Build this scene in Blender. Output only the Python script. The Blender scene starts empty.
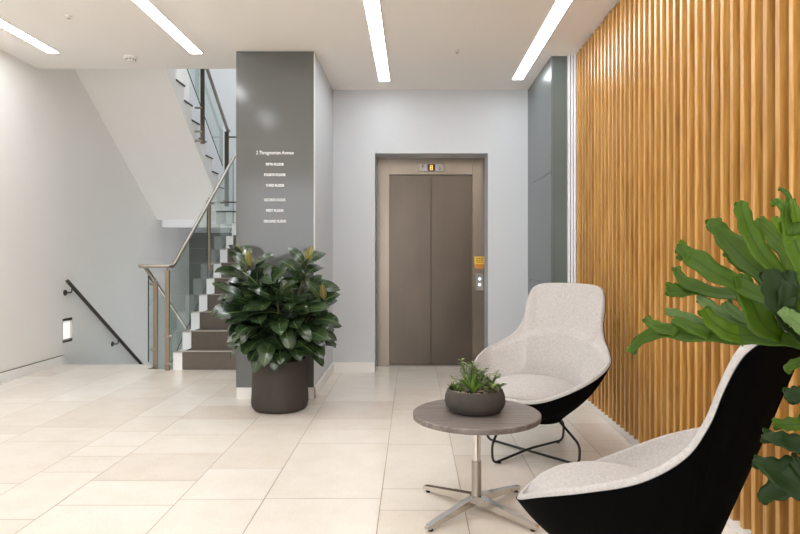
import bpy, bmesh, math, random
from mathutils import Vector, Matrix
PI = math.pi
S = bpy.context.scene
C = S.collection

# ------------------------------------------------------------------ camera, world, lights, exposure
H, F, VX, VY = 1.2, 622.0, 413.0, 256.0
cam_d = bpy.data.cameras.new('camera')
cam = bpy.data.objects.new('camera', cam_d)
C.objects.link(cam)
cam.location = (0, 0, H)
cam.rotation_euler = (PI / 2, 0, 0)
cam_d.sensor_width = 36.0
cam_d.lens = 36.0 * F / 800.0
cam_d.shift_x = -(VX - 400) / 800.0
cam_d.shift_y = (VY - 267) / 800.0
cam_d.clip_start = 0.05
S.camera = cam

world = bpy.data.worlds.new('world')
S.world = world
world.use_nodes = True
bg = world.node_tree.nodes['Background']
bg.inputs[0].default_value = (0.93, 0.96, 1.0, 1)
bg.inputs[1].default_value = 2.1

STRIP_POWER = 9.5
STRIP_COL = (0.945, 0.985, 1.03)

def area(name, loc, rot, sx, sy, power, col=(1, 1, 1)):
    d = bpy.data.lights.new(name, 'AREA')
    d.shape = 'RECTANGLE'
    d.size, d.size_y, d.energy, d.color = sx, sy, power, col
    o = bpy.data.objects.new(name, d)
    C.objects.link(o)
    o.location, o.rotation_euler = loc, rot
    return o

# stairwell luminaire high above the half landing
area('stairwell_light', (-2.2, 8.9, 5.6), (0, 0, 0), 1.2, 2.2, 30, (0.93, 0.97, 1.0))
S.view_settings.view_transform = 'Standard'
S.view_settings.look = 'None'
S.view_settings.gamma = 1
S.view_settings.use_curve_mapping = False
S.view_settings.exposure = 0.96
S.cycles.diffuse_bounces = 8
S.cycles.max_bounces = 14
S.cycles.transparent_max_bounces = 24

# ------------------------------------------------------------------ helpers
def at(px, py, Y):
    return Vector(((px - VX) * Y / F, Y, H - (py - VY) * Y / F))

def lerp(a, b, t):
    return a + (b - a) * t

def catmull(pts, n, closed=False):
    P = [Vector(p) for p in pts]
    out = []
    m = len(P)
    segs = m if closed else m - 1
    for k in range(n if closed else n + 1):
        u = k / n * segs
        i = min(int(u), segs - 1)
        t = u - i
        if closed:
            p0, p1, p2, p3 = P[(i - 1) % m], P[i], P[(i + 1) % m], P[(i + 2) % m]
        else:
            p1, p2 = P[i], P[i + 1]
            p0 = P[i - 1] if i > 0 else p1 * 2 - p2
            p3 = P[i + 2] if i + 2 < m else p2 * 2 - p1
        out.append(0.5 * ((2 * p1) + (p2 - p0) * t + (2 * p0 - 5 * p1 + 4 * p2 - p3) * t * t
                          + (3 * p1 - p0 - 3 * p2 + p3) * t ** 3))
    return out

def fillet(pts, r, n=5):
    P = [Vector(p) for p in pts]
    out = [P[0]]
    for i in range(1, len(P) - 1):
        a, b, c = P[i - 1], P[i], P[i + 1]
        d1, d2 = (a - b), (c - b)
        rr = min(r, d1.length * .48, d2.length * .48)
        s, e = b + d1.normalized() * rr, b + d2.normalized() * rr
        for k in range(n + 1):
            t = k / n
            out.append(s * (1 - t) ** 2 + b * 2 * t * (1 - t) + e * t * t)
    out.append(P[-1])
    return out

class MB:
    def __init__(self):
        self.bm = bmesh.new()
        self.uv = self.bm.loops.layers.uv.new('UVMap')
        self.mi = 0
    def face(self, vs, uvs=None):
        try:
            f = self.bm.faces.new(vs)
        except ValueError:
            return None
        f.material_index = self.mi
        if uvs:
            for l, u in zip(f.loops, uvs):
                l[self.uv].uv = u
        return f
    def quad(self, a, b, c, d):
        return self.face([self.bm.verts.new(Vector(p)) for p in (a, b, c, d)])
    def box(self, x0, x1, y0, y1, z0, z1, bevel=0.0, seg=2):
        if bevel > 0:
            t = bmesh.new()
            bmesh.ops.create_cube(t, size=1)
            for v in t.verts:
                v.co = Vector((lerp(x0, x1, v.co.x + .5), lerp(y0, y1, v.co.y + .5), lerp(z0, z1, v.co.z + .5)))
            bmesh.ops.bevel(t, geom=list(t.edges), offset=bevel, segments=seg, affect='EDGES', profile=.5)
            self.merge(t)
            return
        v = [self.bm.verts.new((x, y, z)) for z in (z0, z1) for y in (y0, y1) for x in (x0, x1)]
        for q in ((0, 2, 3, 1), (4, 5, 7, 6), (0, 1, 5, 4), (1, 3, 7, 5), (3, 2, 6, 7), (2, 0, 4, 6)):
            self.face([v[i] for i in q])
    def merge(self, t):
        mp = {v: self.bm.verts.new(v.co) for v in t.verts}
        for f in t.faces:
            self.face([mp[v] for v in f.verts])
        t.free()
    def prism(self, poly, axis, a, b):
        """polygon of 2d points pushed along an axis from a to b"""
        def mk(p, s):
            if axis == 'x': return (s, p[0], p[1])
            if axis == 'y': return (p[0], s, p[1])
            return (p[0], p[1], s)
        A = [self.bm.verts.new(mk(p, a)) for p in poly]
        B = [self.bm.verts.new(mk(p, b)) for p in poly]
        self.face(A); self.face(B[::-1])
        n = len(poly)
        for i in range(n):
            self.face([A[i], B[i], B[(i + 1) % n], A[(i + 1) % n]])
    def tube(self, pts, r, seg=10, caps=True, flat=1.0):
        P = [Vector(p) for p in pts]
        rad = r if isinstance(r, (list, tuple)) else [r] * len(P)
        t0 = (P[1] - P[0]).normalized()
        ref = Vector((0, 0, 1)) if abs(t0.z) < .9 else Vector((1, 0, 0))
        n = t0.cross(ref).normalized()
        rings = []
        for i, p in enumerate(P):
            if i == 0: t = t0
            elif i == len(P) - 1: t = (P[i] - P[i - 1]).normalized()
            else:
                t = ((P[i] - P[i - 1]).normalized() + (P[i + 1] - P[i]).normalized())
                t = t.normalized() if t.length > 1e-6 else t0
            n = (n - t * n.dot(t))
            n = n.normalized() if n.length > 1e-6 else t.orthogonal().normalized()
            b = t.cross(n)
            rings.append([self.bm.verts.new(p + n * math.cos(2 * PI * k / seg) * rad[i] + b * math.sin(2 * PI * k / seg) * rad[i] * flat)
                          for k in range(seg)])
        for i in range(len(rings) - 1):
            for k in range(seg):
                self.face([rings[i][k], rings[i][(k + 1) % seg], rings[i + 1][(k + 1) % seg], rings[i + 1][k]])
        if caps:
            self.face(rings[0][::-1]); self.face(rings[-1])
    def lathe(self, prof, c=(0, 0, 0), seg=48, axis='z'):
        c = Vector(c)
        rings = []
        for r, z in prof:
            if r < 1e-5:
                q = Vector((0, 0, z))
                rings.append([self.bm.verts.new(c + self._ax(q, axis))])
            else:
                rings.append([self.bm.verts.new(c + self._ax(Vector((r * math.cos(2 * PI * k / seg), r * math.sin(2 * PI * k / seg), z)), axis)) for k in range(seg)])
        for a, b in zip(rings, rings[1:]):
            for k in range(seg):
                k2 = (k + 1) % seg
                if len(a) == 1 and len(b) == 1: continue
                if len(a) == 1: self.face([a[0], b[k2], b[k]])
                elif len(b) == 1: self.face([a[k], a[k2], b[0]])
                else: self.face([a[k], a[k2], b[k2], b[k]])
    def _ax(self, q, axis):
        if axis == 'x': return Vector((q.z, q.x, q.y))
        if axis == 'y': return Vector((q.x, -q.z, q.y))
        return q
    def grid(self, rows, closed_u=False, uv=True):
        R = [[self.bm.verts.new(p) for p in row] for row in rows]
        nr, nc = len(R), len(R[0])
        for i in range(nr - 1):
            for j in range(nc if closed_u else nc - 1):
                j2 = (j + 1) % nc
                self.face([R[i][j], R[i][j2], R[i + 1][j2], R[i + 1][j]],
                          [(j / (nc - 1), i / (nr - 1)), ((j + 1) / (nc - 1), i / (nr - 1)),
                           ((j + 1) / (nc - 1), (i + 1) / (nr - 1)), (j / (nc - 1), (i + 1) / (nr - 1))])
        return R
    def build(self, name, mats, parent=None, smooth=False, org=(0, 0, 0), recalc=True, auto=None):
        if recalc:
            bmesh.ops.recalc_face_normals(self.bm, faces=self.bm.faces)
        me = bpy.data.meshes.new(name)
        o0 = Vector(org)
        if o0.length > 0:
            for v in self.bm.verts: v.co -= o0
        if smooth:
            for f in self.bm.faces: f.smooth = True
            if auto:
                for e in self.bm.edges:
                    if len(e.link_faces) == 2 and e.calc_face_angle(0) > auto: e.smooth = False
        self.bm.to_mesh(me); self.bm.free()
        for m in (mats if isinstance(mats, (list, tuple)) else [mats]): me.materials.append(m)
        o = bpy.data.objects.new(name, me)
        C.objects.link(o)
        if parent: o.parent = parent
        return o

def tag(o, label=None, cat=None, group=None, kind=None):
    if label: o['label'] = label
    if cat: o['category'] = cat
    if group: o['group'] = group
    if kind: o['kind'] = kind
    return o

def thing(name, label, cat, loc=(0, 0, 0), rz=0, group=None):
    o = bpy.data.objects.new(name, None)
    o.empty_display_size = .1
    C.objects.link(o)
    o.location = loc
    o.rotation_euler = (0, 0, rz)
    return tag(o, label, cat, group)

def struct(name, mb, mats, label=None, **k):
    o = mb.build(name, mats, **k)
    o['kind'] = 'structure'
    if label: o['label'] = label
    return o

# ------------------------------------------------------------------ materials
def srgb(r, g, b):
    f = lambda c: (c / 255 / 12.92) if c <= 10 else (((c / 255) + .055) / 1.055) ** 2.4
    return (f(r), f(g), f(b), 1)

class NT:
    def __init__(self, name):
        self.m = bpy.data.materials.new(name)
        self.m.use_nodes = True
        self.t = self.m.node_tree
        self.p = self.t.nodes['Principled BSDF']
        self.out = self.t.nodes['Material Output']
    def n(self, kind, **props):
        nd = self.t.nodes.new(kind)
        for k, v in props.items(): setattr(nd, k, v)
        return nd
    def l(self, a, b): self.t.links.new(a, b)
    def coords(self, scale, kind='Object'):
        tc = self.n('ShaderNodeTexCoord'); mp = self.n('ShaderNodeMapping')
        mp.inputs['Scale'].default_value = scale
        self.l(tc.outputs[kind], mp.inputs[0])
        return mp.outputs[0]
    def noise(self, vec, scale, detail=4, rough=.55):
        nz = self.n('ShaderNodeTexNoise')
        nz.inputs['Scale'].default_value = scale
        nz.inputs['Detail'].default_value = detail
        nz.inputs['Roughness'].default_value = rough
        if vec: self.l(vec, nz.inputs['Vector'])
        return nz.outputs['Fac']
    def ramp(self, fac, stops):
        r = self.n('ShaderNodeValToRGB')
        e = r.color_ramp.elements
        e[0].position, e[0].color = stops[0]
        e[1].position, e[1].color = stops[-1]
        for pos, col in stops[1:-1]:
            x = e.new(pos); x.color = col
        self.l(fac, r.inputs[0])
        return r.outputs[0]
    def mix(self, fac, a, b, mode='MIX'):
        m = self.n('ShaderNodeMixRGB', blend_type=mode)
        for i, v in ((0, fac), (1, a), (2, b)):
            if isinstance(v, (int, float)): m.inputs[i].default_value = v
            elif isinstance(v, tuple): m.inputs[i].default_value = v
            else: self.l(v, m.inputs[i])
        return m.outputs[0]
    def bump(self, h, strength, dist=.01):
        b = self.n('ShaderNodeBump')
        b.inputs['Strength'].default_value = strength
        b.inputs['Distance'].default_value = dist
        self.l(h, b.inputs['Height'])
        self.l(b.outputs[0], self.p.inputs['Normal'])
    def set(self, col=None, rough=None, metal=None, spec=None, coat=None, aniso=None):
        i = self.p.inputs
        if col is not None:
            if isinstance(col, tuple): i['Base Color'].default_value = col
            else: self.l(col, i['Base Color'])
        if rough is not None: i['Roughness'].default_value = rough
        if metal is not None: i['Metallic'].default_value = metal
        if spec is not None: i['Specular IOR Level'].default_value = spec
        if coat is not None: i['Coat Weight'].default_value = coat
        if aniso is not None: i['Anisotropic'].default_value = aniso
        return self

def plain(name, col, rough=.6, metal=0, spec=.5, var=.04, scale=3.0, bump=0.0):
    n = NT(name)
    v = n.coords((1, 1, 1))
    nz = n.noise(v, scale)
    a = tuple(c * (1 - var) for c in col[:3]) + (1,)
    b = tuple(min(1, c * (1 + var)) for c in col[:3]) + (1,)
    n.set(n.ramp(nz, [(.3, a), (.7, b)]), rough, metal, spec)
    if bump:
        n.bump(n.noise(v, 180, 3), bump, .002)
    return n.m

def emit(name, col, strength):
    n = NT(name)
    n.set((0.8, 0.8, 0.8, 1), .5)
    n.p.inputs['Emission Color'].default_value = col
    n.p.inputs['Emission Strength'].default_value = strength
    return n.m

M = {}
M['wall_white'] = plain('warm_white_paint', srgb(238, 234, 229), .7, var=.012, scale=1.2, bump=.03)
M['wall_blue'] = plain('pale_blue_grey_paint', srgb(205, 208, 211), .5, var=.012, scale=1.2, bump=.02)
M['ceiling'] = plain('ceiling_paint', srgb(243, 238, 232), .8, var=.008, scale=1.0)
M['skirting'] = plain('white_skirting', srgb(238, 235, 231), .6, var=.01)
M['white_gloss'] = plain('white_painted_steel', srgb(240, 241, 243), .35, var=.01)
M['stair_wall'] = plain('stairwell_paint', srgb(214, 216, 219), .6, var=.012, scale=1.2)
M['stair_low_shade'] = plain('stairwell_grey_shade', srgb(104, 106, 103), .6, var=.012, scale=1.2)  # grey darkened to carry the shade low in the stairwell
M['dark_glass'] = plain('grey_backpainted_glass', srgb(98, 99, 97), .13, spec=.5, var=.01)
M['pier_panel'] = plain('grey_metal_panel', srgb(110, 117, 117), .28, metal=.4, var=.02)
M['pier_front'] = plain('green_grey_panel', srgb(100, 110, 106), .2, var=.02)
M['dark_line'] = plain('dark_joint', srgb(60, 60, 58), .6)
M['black_metal'] = plain('black_powder_coat', srgb(16, 15, 14), .4, var=.05)
M['bronze'] = plain('bronze_handrail', srgb(92, 84, 76), .35, metal=.85, var=.05)
M['pot_grey'] = plain('matt_grey_ceramic', srgb(60, 54, 48), .75, var=.05, scale=14, bump=.12)
M['bowl_grey'] = plain('matt_charcoal_ceramic', srgb(64, 58, 52), .8, var=.06, scale=20, bump=.15)
M['soil'] = plain('soil', srgb(58, 44, 33), .95, var=.4, scale=60, bump=.6)
M['bark'] = plain('green_brown_stem', srgb(96, 84, 50), .7, var=.25, scale=40)
M['young_stem'] = plain('young_green_stem', srgb(96, 118, 44), .5, var=.15, scale=40)
M['text_white'] = plain('white_vinyl', srgb(248, 248, 248), .5, var=.0)
M['orange_glow'] = emit('orange_led', (1.0, .27, .0, 1), 1.0)
M['display_black'] = plain('black_display', srgb(26, 20, 16), .2)
M['plate'] = plain('brushed_plate', srgb(150, 147, 143), .35, metal=.9)
M['button'] = plain('pale_button', srgb(235, 232, 226), .4)
M['button_glow'] = emit('backlit_button', (1, .96, .9, 1), .6)
M['stick_yellow'] = plain('yellow_vinyl', srgb(236, 188, 70), .5, var=.02)
M['stick_orange'] = plain('orange_vinyl', srgb(214, 132, 36), .5, var=.02)
M['stick_ink'] = plain('dark_green_ink', srgb(88, 104, 42), .6, var=.02)
M['plastic_white'] = plain('white_plastic', srgb(228, 224, 218), .45, var=.01)
M['shadow_gap'] = plain('dark_gap', srgb(44, 42, 40), .7)
M['strip'] = emit('strip_diffuser', STRIP_COL + (1,), STRIP_POWER)
M['strip_left'] = emit('strip_diffuser_stair_side', STRIP_COL + (1,), STRIP_POWER * 1.45)
M['steplight'] = emit('step_light_lens', (1.0, .97, .93, 1), .34)
M['chrome'] = plain('polished_steel', srgb(205, 200, 194), .12, metal=1, var=.02)

def brushed(name, col, rough, horizontal=True):
    n = NT(name)
    v = n.coords((1.2, 1.2, 260) if horizontal else (260, 260, 1.2))
    nz = n.noise(v, 1.5, 3)
    v2 = n.coords((1, 1, .6))
    big = n.noise(v2, 2.2, 3)
    a = tuple(c * .86 for c in col[:3]) + (1,)
    b = tuple(min(1, c * 1.1) for c in col[:3]) + (1,)
    c1 = n.ramp(nz, [(.3, a), (.7, b)])
    n.set(n.mix(.65, c1, n.ramp(big, [(.3, a), (.7, b)])), rough, .92)
    n.bump(nz, .02, .002)
    return n.m
M['steel_door'] = brushed('brushed_steel_doors', srgb(95, 86, 77), .33, False)
M['steel_frame'] = brushed('brushed_steel_surround', srgb(132, 121, 109), .30, False)
M['steel_rail'] = brushed('satin_steel_tube', srgb(170, 162, 152), .42)
M['steel_post'] = brushed('satin_steel_post', srgb(150, 136, 120), .36)

def glass():
    n = NT('green_tinted_glass')
    t = n.n('ShaderNodeBsdfTransparent'); t.inputs[0].default_value = (.86, .905, .885, 1)
    g = n.n('ShaderNodeBsdfGlossy'); g.inputs[0].default_value = (.95, 1, .98, 1); g.inputs['Roughness'].default_value = .02
    fr = n.n('ShaderNodeFresnel'); fr.inputs[0].default_value = 1.5
    mx = n.n('ShaderNodeMixShader')
    ge = n.n('ShaderNodeNewGeometry')
    iv = n.n('ShaderNodeMath', operation='SUBTRACT'); iv.inputs[0].default_value = 1.0; n.l(ge.outputs['Backfacing'], iv.inputs[1])
    ml = n.n('ShaderNodeMath', operation='MULTIPLY'); n.l(fr.outputs[0], ml.inputs[0]); n.l(iv.outputs[0], ml.inputs[1])
    n.l(ml.outputs[0], mx.inputs[0]); n.l(t.outputs[0], mx.inputs[1]); n.l(g.outputs[0], mx.inputs[2])
    n.l(mx.outputs[0], n.out.inputs[0])
    return n.m
M['glass'] = glass()
M['glass_edge'] = plain('dark_green_glass_edge', srgb(46, 62, 56), .15)

def stone():
    n = NT('cream_limestone_tiles')
    g = n.n('ShaderNodeNewGeometry')
    v = n.coords((1, 1, 1))
    tone = n.ramp(g.outputs['Random Per Island'], [(0, srgb(228, 213, 198)), (.3, srgb(240, 230, 217)), (.7, srgb(244, 236, 225)), (1, srgb(237, 224, 208))])
    veins = n.ramp(n.noise(v, 5, 8, .65), [(.35, srgb(232, 219, 202)), (.6, srgb(246, 239, 228))])
    fine = n.ramp(n.noise(v, 90, 3), [(.3, (.93, .92, .9, 1)), (.6, (1, 1, 1, 1))])
    n.set(n.mix(1.0, n.mix(1.0, n.mix(.3, tone, veins), fine, 'MULTIPLY'), (.93, .945, .96, 1), 'MULTIPLY'), .16, spec=.5)
    rr = n.n('ShaderNodeMapRange')
    rr.inputs['To Min'].default_value = .11; rr.inputs['To Max'].default_value = .24
    n.l(n.noise(v, 3, 4), rr.inputs[0]); n.l(rr.outputs[0], n.p.inputs['Roughness'])
    return n.m
M['stone'] = stone()
M['grout'] = plain('tile_joint', srgb(160, 141, 121), .8)

def wood():
    n = NT('oiled_oak_slats')
    g = n.n('ShaderNodeNewGeometry')
    v = n.coords((14, 14, .9))
    grain = n.noise(v, 4, 6, .6)
    kn = n.noise(n.coords((3, 3, 1.0)), 1.6, 3)
    base = n.ramp(grain, [(.25, srgb(158, 108, 48)), (.5, srgb(200, 150, 78)), (.75, srgb(224, 180, 110))])
    tone = n.ramp(g.outputs['Random Per Island'], [(0, (.80, .76, .70, 1)), (.5, (.95, .93, .9, 1)), (1, (1.08, 1.06, 1.02, 1))])
    c = n.mix(1, base, tone, 'MULTIPLY')
    c = n.mix(n.ramp(kn, [(.66, (0, 0, 0, 1)), (.76, (.5, .5, .5, 1))]), c, srgb(112, 66, 26))
    n.set(c, .38, spec=.5, coat=.5)
    n.p.inputs['Coat Roughness'].default_value = .28
    n.bump(grain, .08, .002)
    return n.m
M['wood'] = wood()
M['backing'] = plain('dark_backing_board', srgb(46, 32, 20), .9, var=.1)

def laminate():
    n = NT('grey_brown_wood_laminate')
    v = n.coords((3.2, 70, 30))
    grain = n.noise(v, 1.0, 6, .62)
    n.set(n.ramp(grain, [(.3, srgb(88, 80, 75)), (.5, srgb(116, 106, 100)), (.7, srgb(140, 130, 122))]), .42)
    n.bump(grain, .05, .001)
    return n.m
M['laminate'] = laminate()

def fabric(name, dark, light, rough=.95, fine=420, b=.25):
    n = NT(name)
    v = n.coords((1, 1, 1))
    s = n.noise(v, fine, 2)
    l = n.noise(v, 90, 4)
    n.set(n.mix(.45, n.ramp(s, [(.38, dark), (.62, light)]), n.ramp(l, [(.3, dark), (.7, light)])), rough, spec=.04)
    n.p.inputs['Sheen Weight'].default_value = 0
    n.bump(s, b, .001)
    return n.m
M['fabric_light'] = fabric('pale_grey_felt', srgb(166, 161, 157), srgb(202, 198, 195))
M['fabric_black'] = fabric('black_felt', srgb(4, 4, 4), srgb(12, 12, 11), b=.1)
M['carpet'] = fabric('grey_brown_carpet', srgb(88, 80, 72), srgb(126, 117, 108), fine=300, b=.5)
M['nosing'] = plain('grey_nosing_strip', srgb(168, 160, 152), .6)

def leafmat(name, dark, mid, rib, rough, coat=0, back=None, spec=.5):
    n = NT(name)
    g = n.n('ShaderNodeNewGeometry')
    tc = n.n('ShaderNodeTexCoord')
    sp = n.n('ShaderNodeSeparateXYZ'); n.l(tc.outputs['UV'], sp.inputs[0])
    d = n.n('ShaderNodeMath', operation='SUBTRACT'); n.l(sp.outputs[0], d.inputs[0]); d.inputs[1].default_value = .5
    ab = n.n('ShaderNodeMath', operation='ABSOLUTE'); n.l(d.outputs[0], ab.inputs[0])
    c = n.mix(1, n.ramp(g.outputs['Random Per Island'], [(0, dark), (1, mid)]),
              n.ramp(n.noise(n.coords((1, 1, 1)), 25, 3), [(.3, (.85, .85, .85, 1)), (.7, (1.12, 1.12, 1.12, 1))]), 'MULTIPLY')
    c = n.mix(n.ramp(ab.outputs[0], [(.015, (1, 1, 1, 1)), (.055, (0, 0, 0, 1))]), c, rib)
    if back: c = n.mix(g.outputs['Backfacing'], c, back)
    n.set(c, rough, spec=spec, coat=coat)
    n.p.inputs['Coat Roughness'].default_value = .2
    n.p.inputs['Subsurface Weight'].default_value = 0
    return n.m
M['ficus'] = leafmat('dark_glossy_leaf', srgb(32, 48, 28), srgb(58, 78, 46), srgb(88, 106, 62), .26, .5)
M['ficus_young'] = leafmat('young_bronze_leaf', srgb(98, 84, 34), srgb(128, 124, 52), srgb(160, 140, 84), .35, .2)
M['fern'] = leafmat('fern_frond', srgb(46, 72, 2), srgb(76, 104, 4), srgb(40, 62, 4), .5, 0, srgb(58, 84, 4), spec=.22)
M['fern_pale'] = leafmat('pale_fern_frond', srgb(80, 104, 54), srgb(104, 126, 78), srgb(78, 100, 52), .6, spec=.2)
M['fern_dark'] = leafmat('dark_fern_frond', srgb(20, 38, 6), srgb(32, 56, 10), srgb(22, 42, 8), .5, spec=.2)
M['succulent'] = leafmat('succulent_leaf', srgb(58, 88, 30), srgb(112, 142, 58), srgb(122, 154, 70), .45)
M['sprig'] = leafmat('small_green_leaf', srgb(66, 92, 38), srgb(140, 158, 84), srgb(150, 170, 100), .5)
M['pebble'] = plain('pale_gravel', srgb(176, 160, 140), .85, var=.3, scale=70)

# ------------------------------------------------------------------ key dimensions
XL, XCL, XCR, XP, XS = -3.88, -1.485, -.83, 1.19, 1.375   # left wall, column sides, pier face, slat face
YB, YC, YP = 6.445, 5.22, 5.35                             # back wall, column front, pier front
ZR, ZL = 2.92, 3.14                                        # ceilings
YE = -2.6                                                  # assumed open end behind the camera, unseen
YF, YS = 6.886, 6.547                                      # floor edge at down flight, first riser
RISE, GOING = .1835, .265
XST = -2.525                                               # stair edge
YW = 10.8                                                  # far stairwell wall

# ------------------------------------------------------------------ floor
rnd = random.Random(11)
f = MB()
f.mi = 1
f.box(XL, -2.82, YE, YF, -.3, -.002)
f.box(-2.82, XST - .02, YE, 6.60, -.3, -.002)
f.box(XST - .02, XCL + .3, YE, YS + .02, -.3, -.002)
f.box(XCL + .3, 1.6, YE, 6.9, -.3, -.002)
f.mi = 0
xl = [XL, -3.62, -3.05, -2.64, -2.07, -1.72, -1.152, -.735, -.158, .245, .66, 1.13, 1.5]
J = .002
for a, b in zip(xl, xl[1:]):
    y = YE - rnd.random() * .4
    while y < 6.9:
        L = rnd.choice((.2, .27, .33, .4, .45, .55, .62, .75, .9))
        y0, y1 = max(y, YE), y + L
        lim = YF if b <= -2.6 else (6.58 if b <= XCL + .4 else 6.86)
        if b <= -2.6 and a < -2.82 < b: lim = 6.6
        y1c = min(y1, lim)
        if y1c - y0 > .02:
            f.quad((a + J, y0 + J, 0), (b - J, y0 + J, 0), (b - J, y1c - J, 0), (a + J, y1c - J, 0))
        y = y1
f.quad((-3.05 + J, 6.6 + J, 0), (-2.82, 6.6 + J, 0), (-2.82, YF, 0), (-3.05 + J, YF, 0))
struct('floor', f, [M['stone'], M['grout']], recalc=False)

# ------------------------------------------------------------------ ceilings
c = MB()
c.box(XL - .15, XCL, YE, YB, ZL, ZL + .42)
struct('ceiling', c, M['ceiling'])
c = MB()
c.box(XCL, 1.6, YE, YB + .4, ZR, ZL + .42)
struct('ceiling', c, M['ceiling'])

# ------------------------------------------------------------------ walls
w = MB()
T = .18
ly0, ly1, lz0, lz1 = 6.888, 7.084, .233, .504
w.box(XL - T, XL, YE, ly0, -2.2, 6.2)
w.box(XL - T, XL, ly1, YW, -2.2, 6.2)
w.box(XL - T, XL, ly0, ly1, -2.2, lz0)
w.box(XL - T, XL, ly0, ly1, lz1, 6.2)
struct('wall_left', w, M['wall_white'])

ex0, ex1, ez1 = -.394, .777, 2.264
w = MB()
w.box(XCR, ex0, YB, YB + .46, 0, ZR)
w.box(ex1, 1.6, YB, YB + .46, 0, ZR)
w.box(ex0, ex1, YB, YB + .46, ez1, ZR)
struct('wall_back', w, M['wall_blue'])

w = MB(); w.box(1.475, 1.6, YE, YB, 0, ZR)
struct('wall_right', w, M['wall_white'])

# unseen lobby end, assumed: daylight opening, solid right part added to shade slats
w = MB()
w.box(XL - T, XL + .25, YE - .2, YE, 0, ZL + .3); w.box(.2, 1.6, YE - .2, YE, 0, ZL + .3); w.box(XL + .25, .2, YE - .2, YE, 2.8, ZL + .3)
struct('wall_front_unseen', w, M['wall_white'])
w = MB(); w.box(XL, XL + 2.18, YE - 3, YE - .2, -.3, -.02); w.box(-1.7, 1.6, YE - 3, YE, -.3, -.02)  # unseen white ground, added to bounce daylight up onto the ceilings
struct('ground_outside_bounce', w, M['skirting'])

w = MB(); w.box(XL, XCL + .6, YW, YW + .2, -2.2, 6.2)
struct('wall_stairwell_back', w, M['stair_wall'])
w = MB(); w.box(XCL, XCL + .12, YB + .46, YW, -2.2, 6.2); w.box(XCL, XCL + .12, 6.2, YB + .46, ZL + .42, 6.2)
struct('wall_stairwell_right', w, M['stair_wall'])
w = MB(); w.box(XL, XCL, 6.25, YB, ZL + .42, 6.2)
struct('wall_stairwell_front', w, M['stair_wall'])
c = MB(); c.box(XL - .18, XCL + .2, 6.25, YW + .2, 6.2, 6.35)
struct('ceiling', c, M['ceiling'])

# grey sheet on far stairwell wall, its colour darkened for shade under the landing
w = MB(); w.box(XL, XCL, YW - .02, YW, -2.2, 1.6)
struct('wall_stairwell_lower_shade', w, M['stair_low_shade'])

# column with the back painted glass face
w = MB(); w.box(XCL + .012, XCR, YC + .012, YB + .46, 0, ZR)
struct('column', w, M['wall_blue'])
w = MB(); w.box(XCL, XCR - .002, YC, YC + .012, .097, ZR - .004, .001, 1)
w.box(XCL, XCL + .012, YC + .012, YB + .4, .097, ZR - .004)
struct('column_cladding', w, M['dark_glass'])
w = MB(); w.box(XCR - .002, XCR + .004, YC, YC + .012, .097, ZR - .004)  # white strip added for the bright highlight along the column corner
struct('corner_highlight_strip', w, M['skirting'])
w = MB()
w.box(XCL + .004, XCR + .010, YC + .004, YC + .0121, 0, .097)
w.box(XCR, XCR + .012, YC + .004, YB - .012, 0, .1)
struct('baseboard_column', w, M['skirting'])
w = MB(); w.box(XCR + .012, ex0 - .004, YB - .012, YB, 0, .1)
struct('baseboard_back', w, M['skirting'])
w = MB(); w.box(ex1 + .004, XP, YB - .012, YB, 0, .1)
struct('baseboard_back', w, M['skirting'])
w = MB()
w.prism([(YE, 0), (YF, 0), (YF, .1), (YE, .1)], 'x', XL, XL + .014)
w.prism([(YF, -.02), (YF, .1), (YF + 3.2, .1 - 3.2 * .69), (YF + 3.2, -.02 - 3.2 * .69)], 'x', XL, XL + .014)
w.mi = 1  # thin dark strip on top stands in for a shadow line
w.prism([(YE, .1), (YF, .1), (YF, .105), (YE, .105)], 'x', XL, XL + .011)
w.prism([(YF, .1), (YF, .105), (YF + 3.2, .105 - 3.2 * .69), (YF + 3.2, .1 - 3.2 * .69)], 'x', XL, XL + .011)
struct('baseboard_left', w, [M['skirting'], M['bronze']])

# pier on the right of the lift lobby
w = MB()
for z0, z1 in ((0, .963), (.967, 1.922), (1.926, ZR)):
    w.box(XP, XP + .012, YP + .004, YB, z0, z1)
struct('pier_cladding', w, M['pier_panel'])
w = MB(); w.box(XP + .012, 1.46, YP + .03, YB, 0, ZR)
struct('pier', w, M['dark_line'])
w = MB(); w.box(XP + .012, 1.325, YP, YP + .03, 0, ZR, .002, 1)
struct('pier_front', w, M['pier_front'])
# white fluted strip between the pier and the timber
w = MB()
w.box(1.40, 1.474, 5.16, YP + .03, 0, ZR)
for k in range(3):
    w.box(1.328 + k * .024, 1.343 + k * .024, YP - .03, YP + .03, 0, ZR)
struct('trim_1', w, M['white_gloss'])
w = MB(); w.box(1.405, 1.474, YE, 5.16, 0, .06)
struct('baseboard_right', w, M['skirting'])

# ------------------------------------------------------------------ slat panelling
t = thing('slat_panelling', 'tall warm oak vertical slat panelling covering the whole right wall', 'wall panelling', (XS, 3.0, 0))
org = (XS, 3.0, 0)
w = MB(); w.box(1.447, 1.472, .6, 5.16, .06, ZR - .002)
w.build('backing_board', M['backing'], t, org=org)
w = MB()
y = 5.235
while y > .62:
    w.box(XS, 1.447, y - .027, y, .062, ZR - .012, .0015, 1)
    y -= .0845
w.build('slats', M['wood'], t, org=org)

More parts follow.
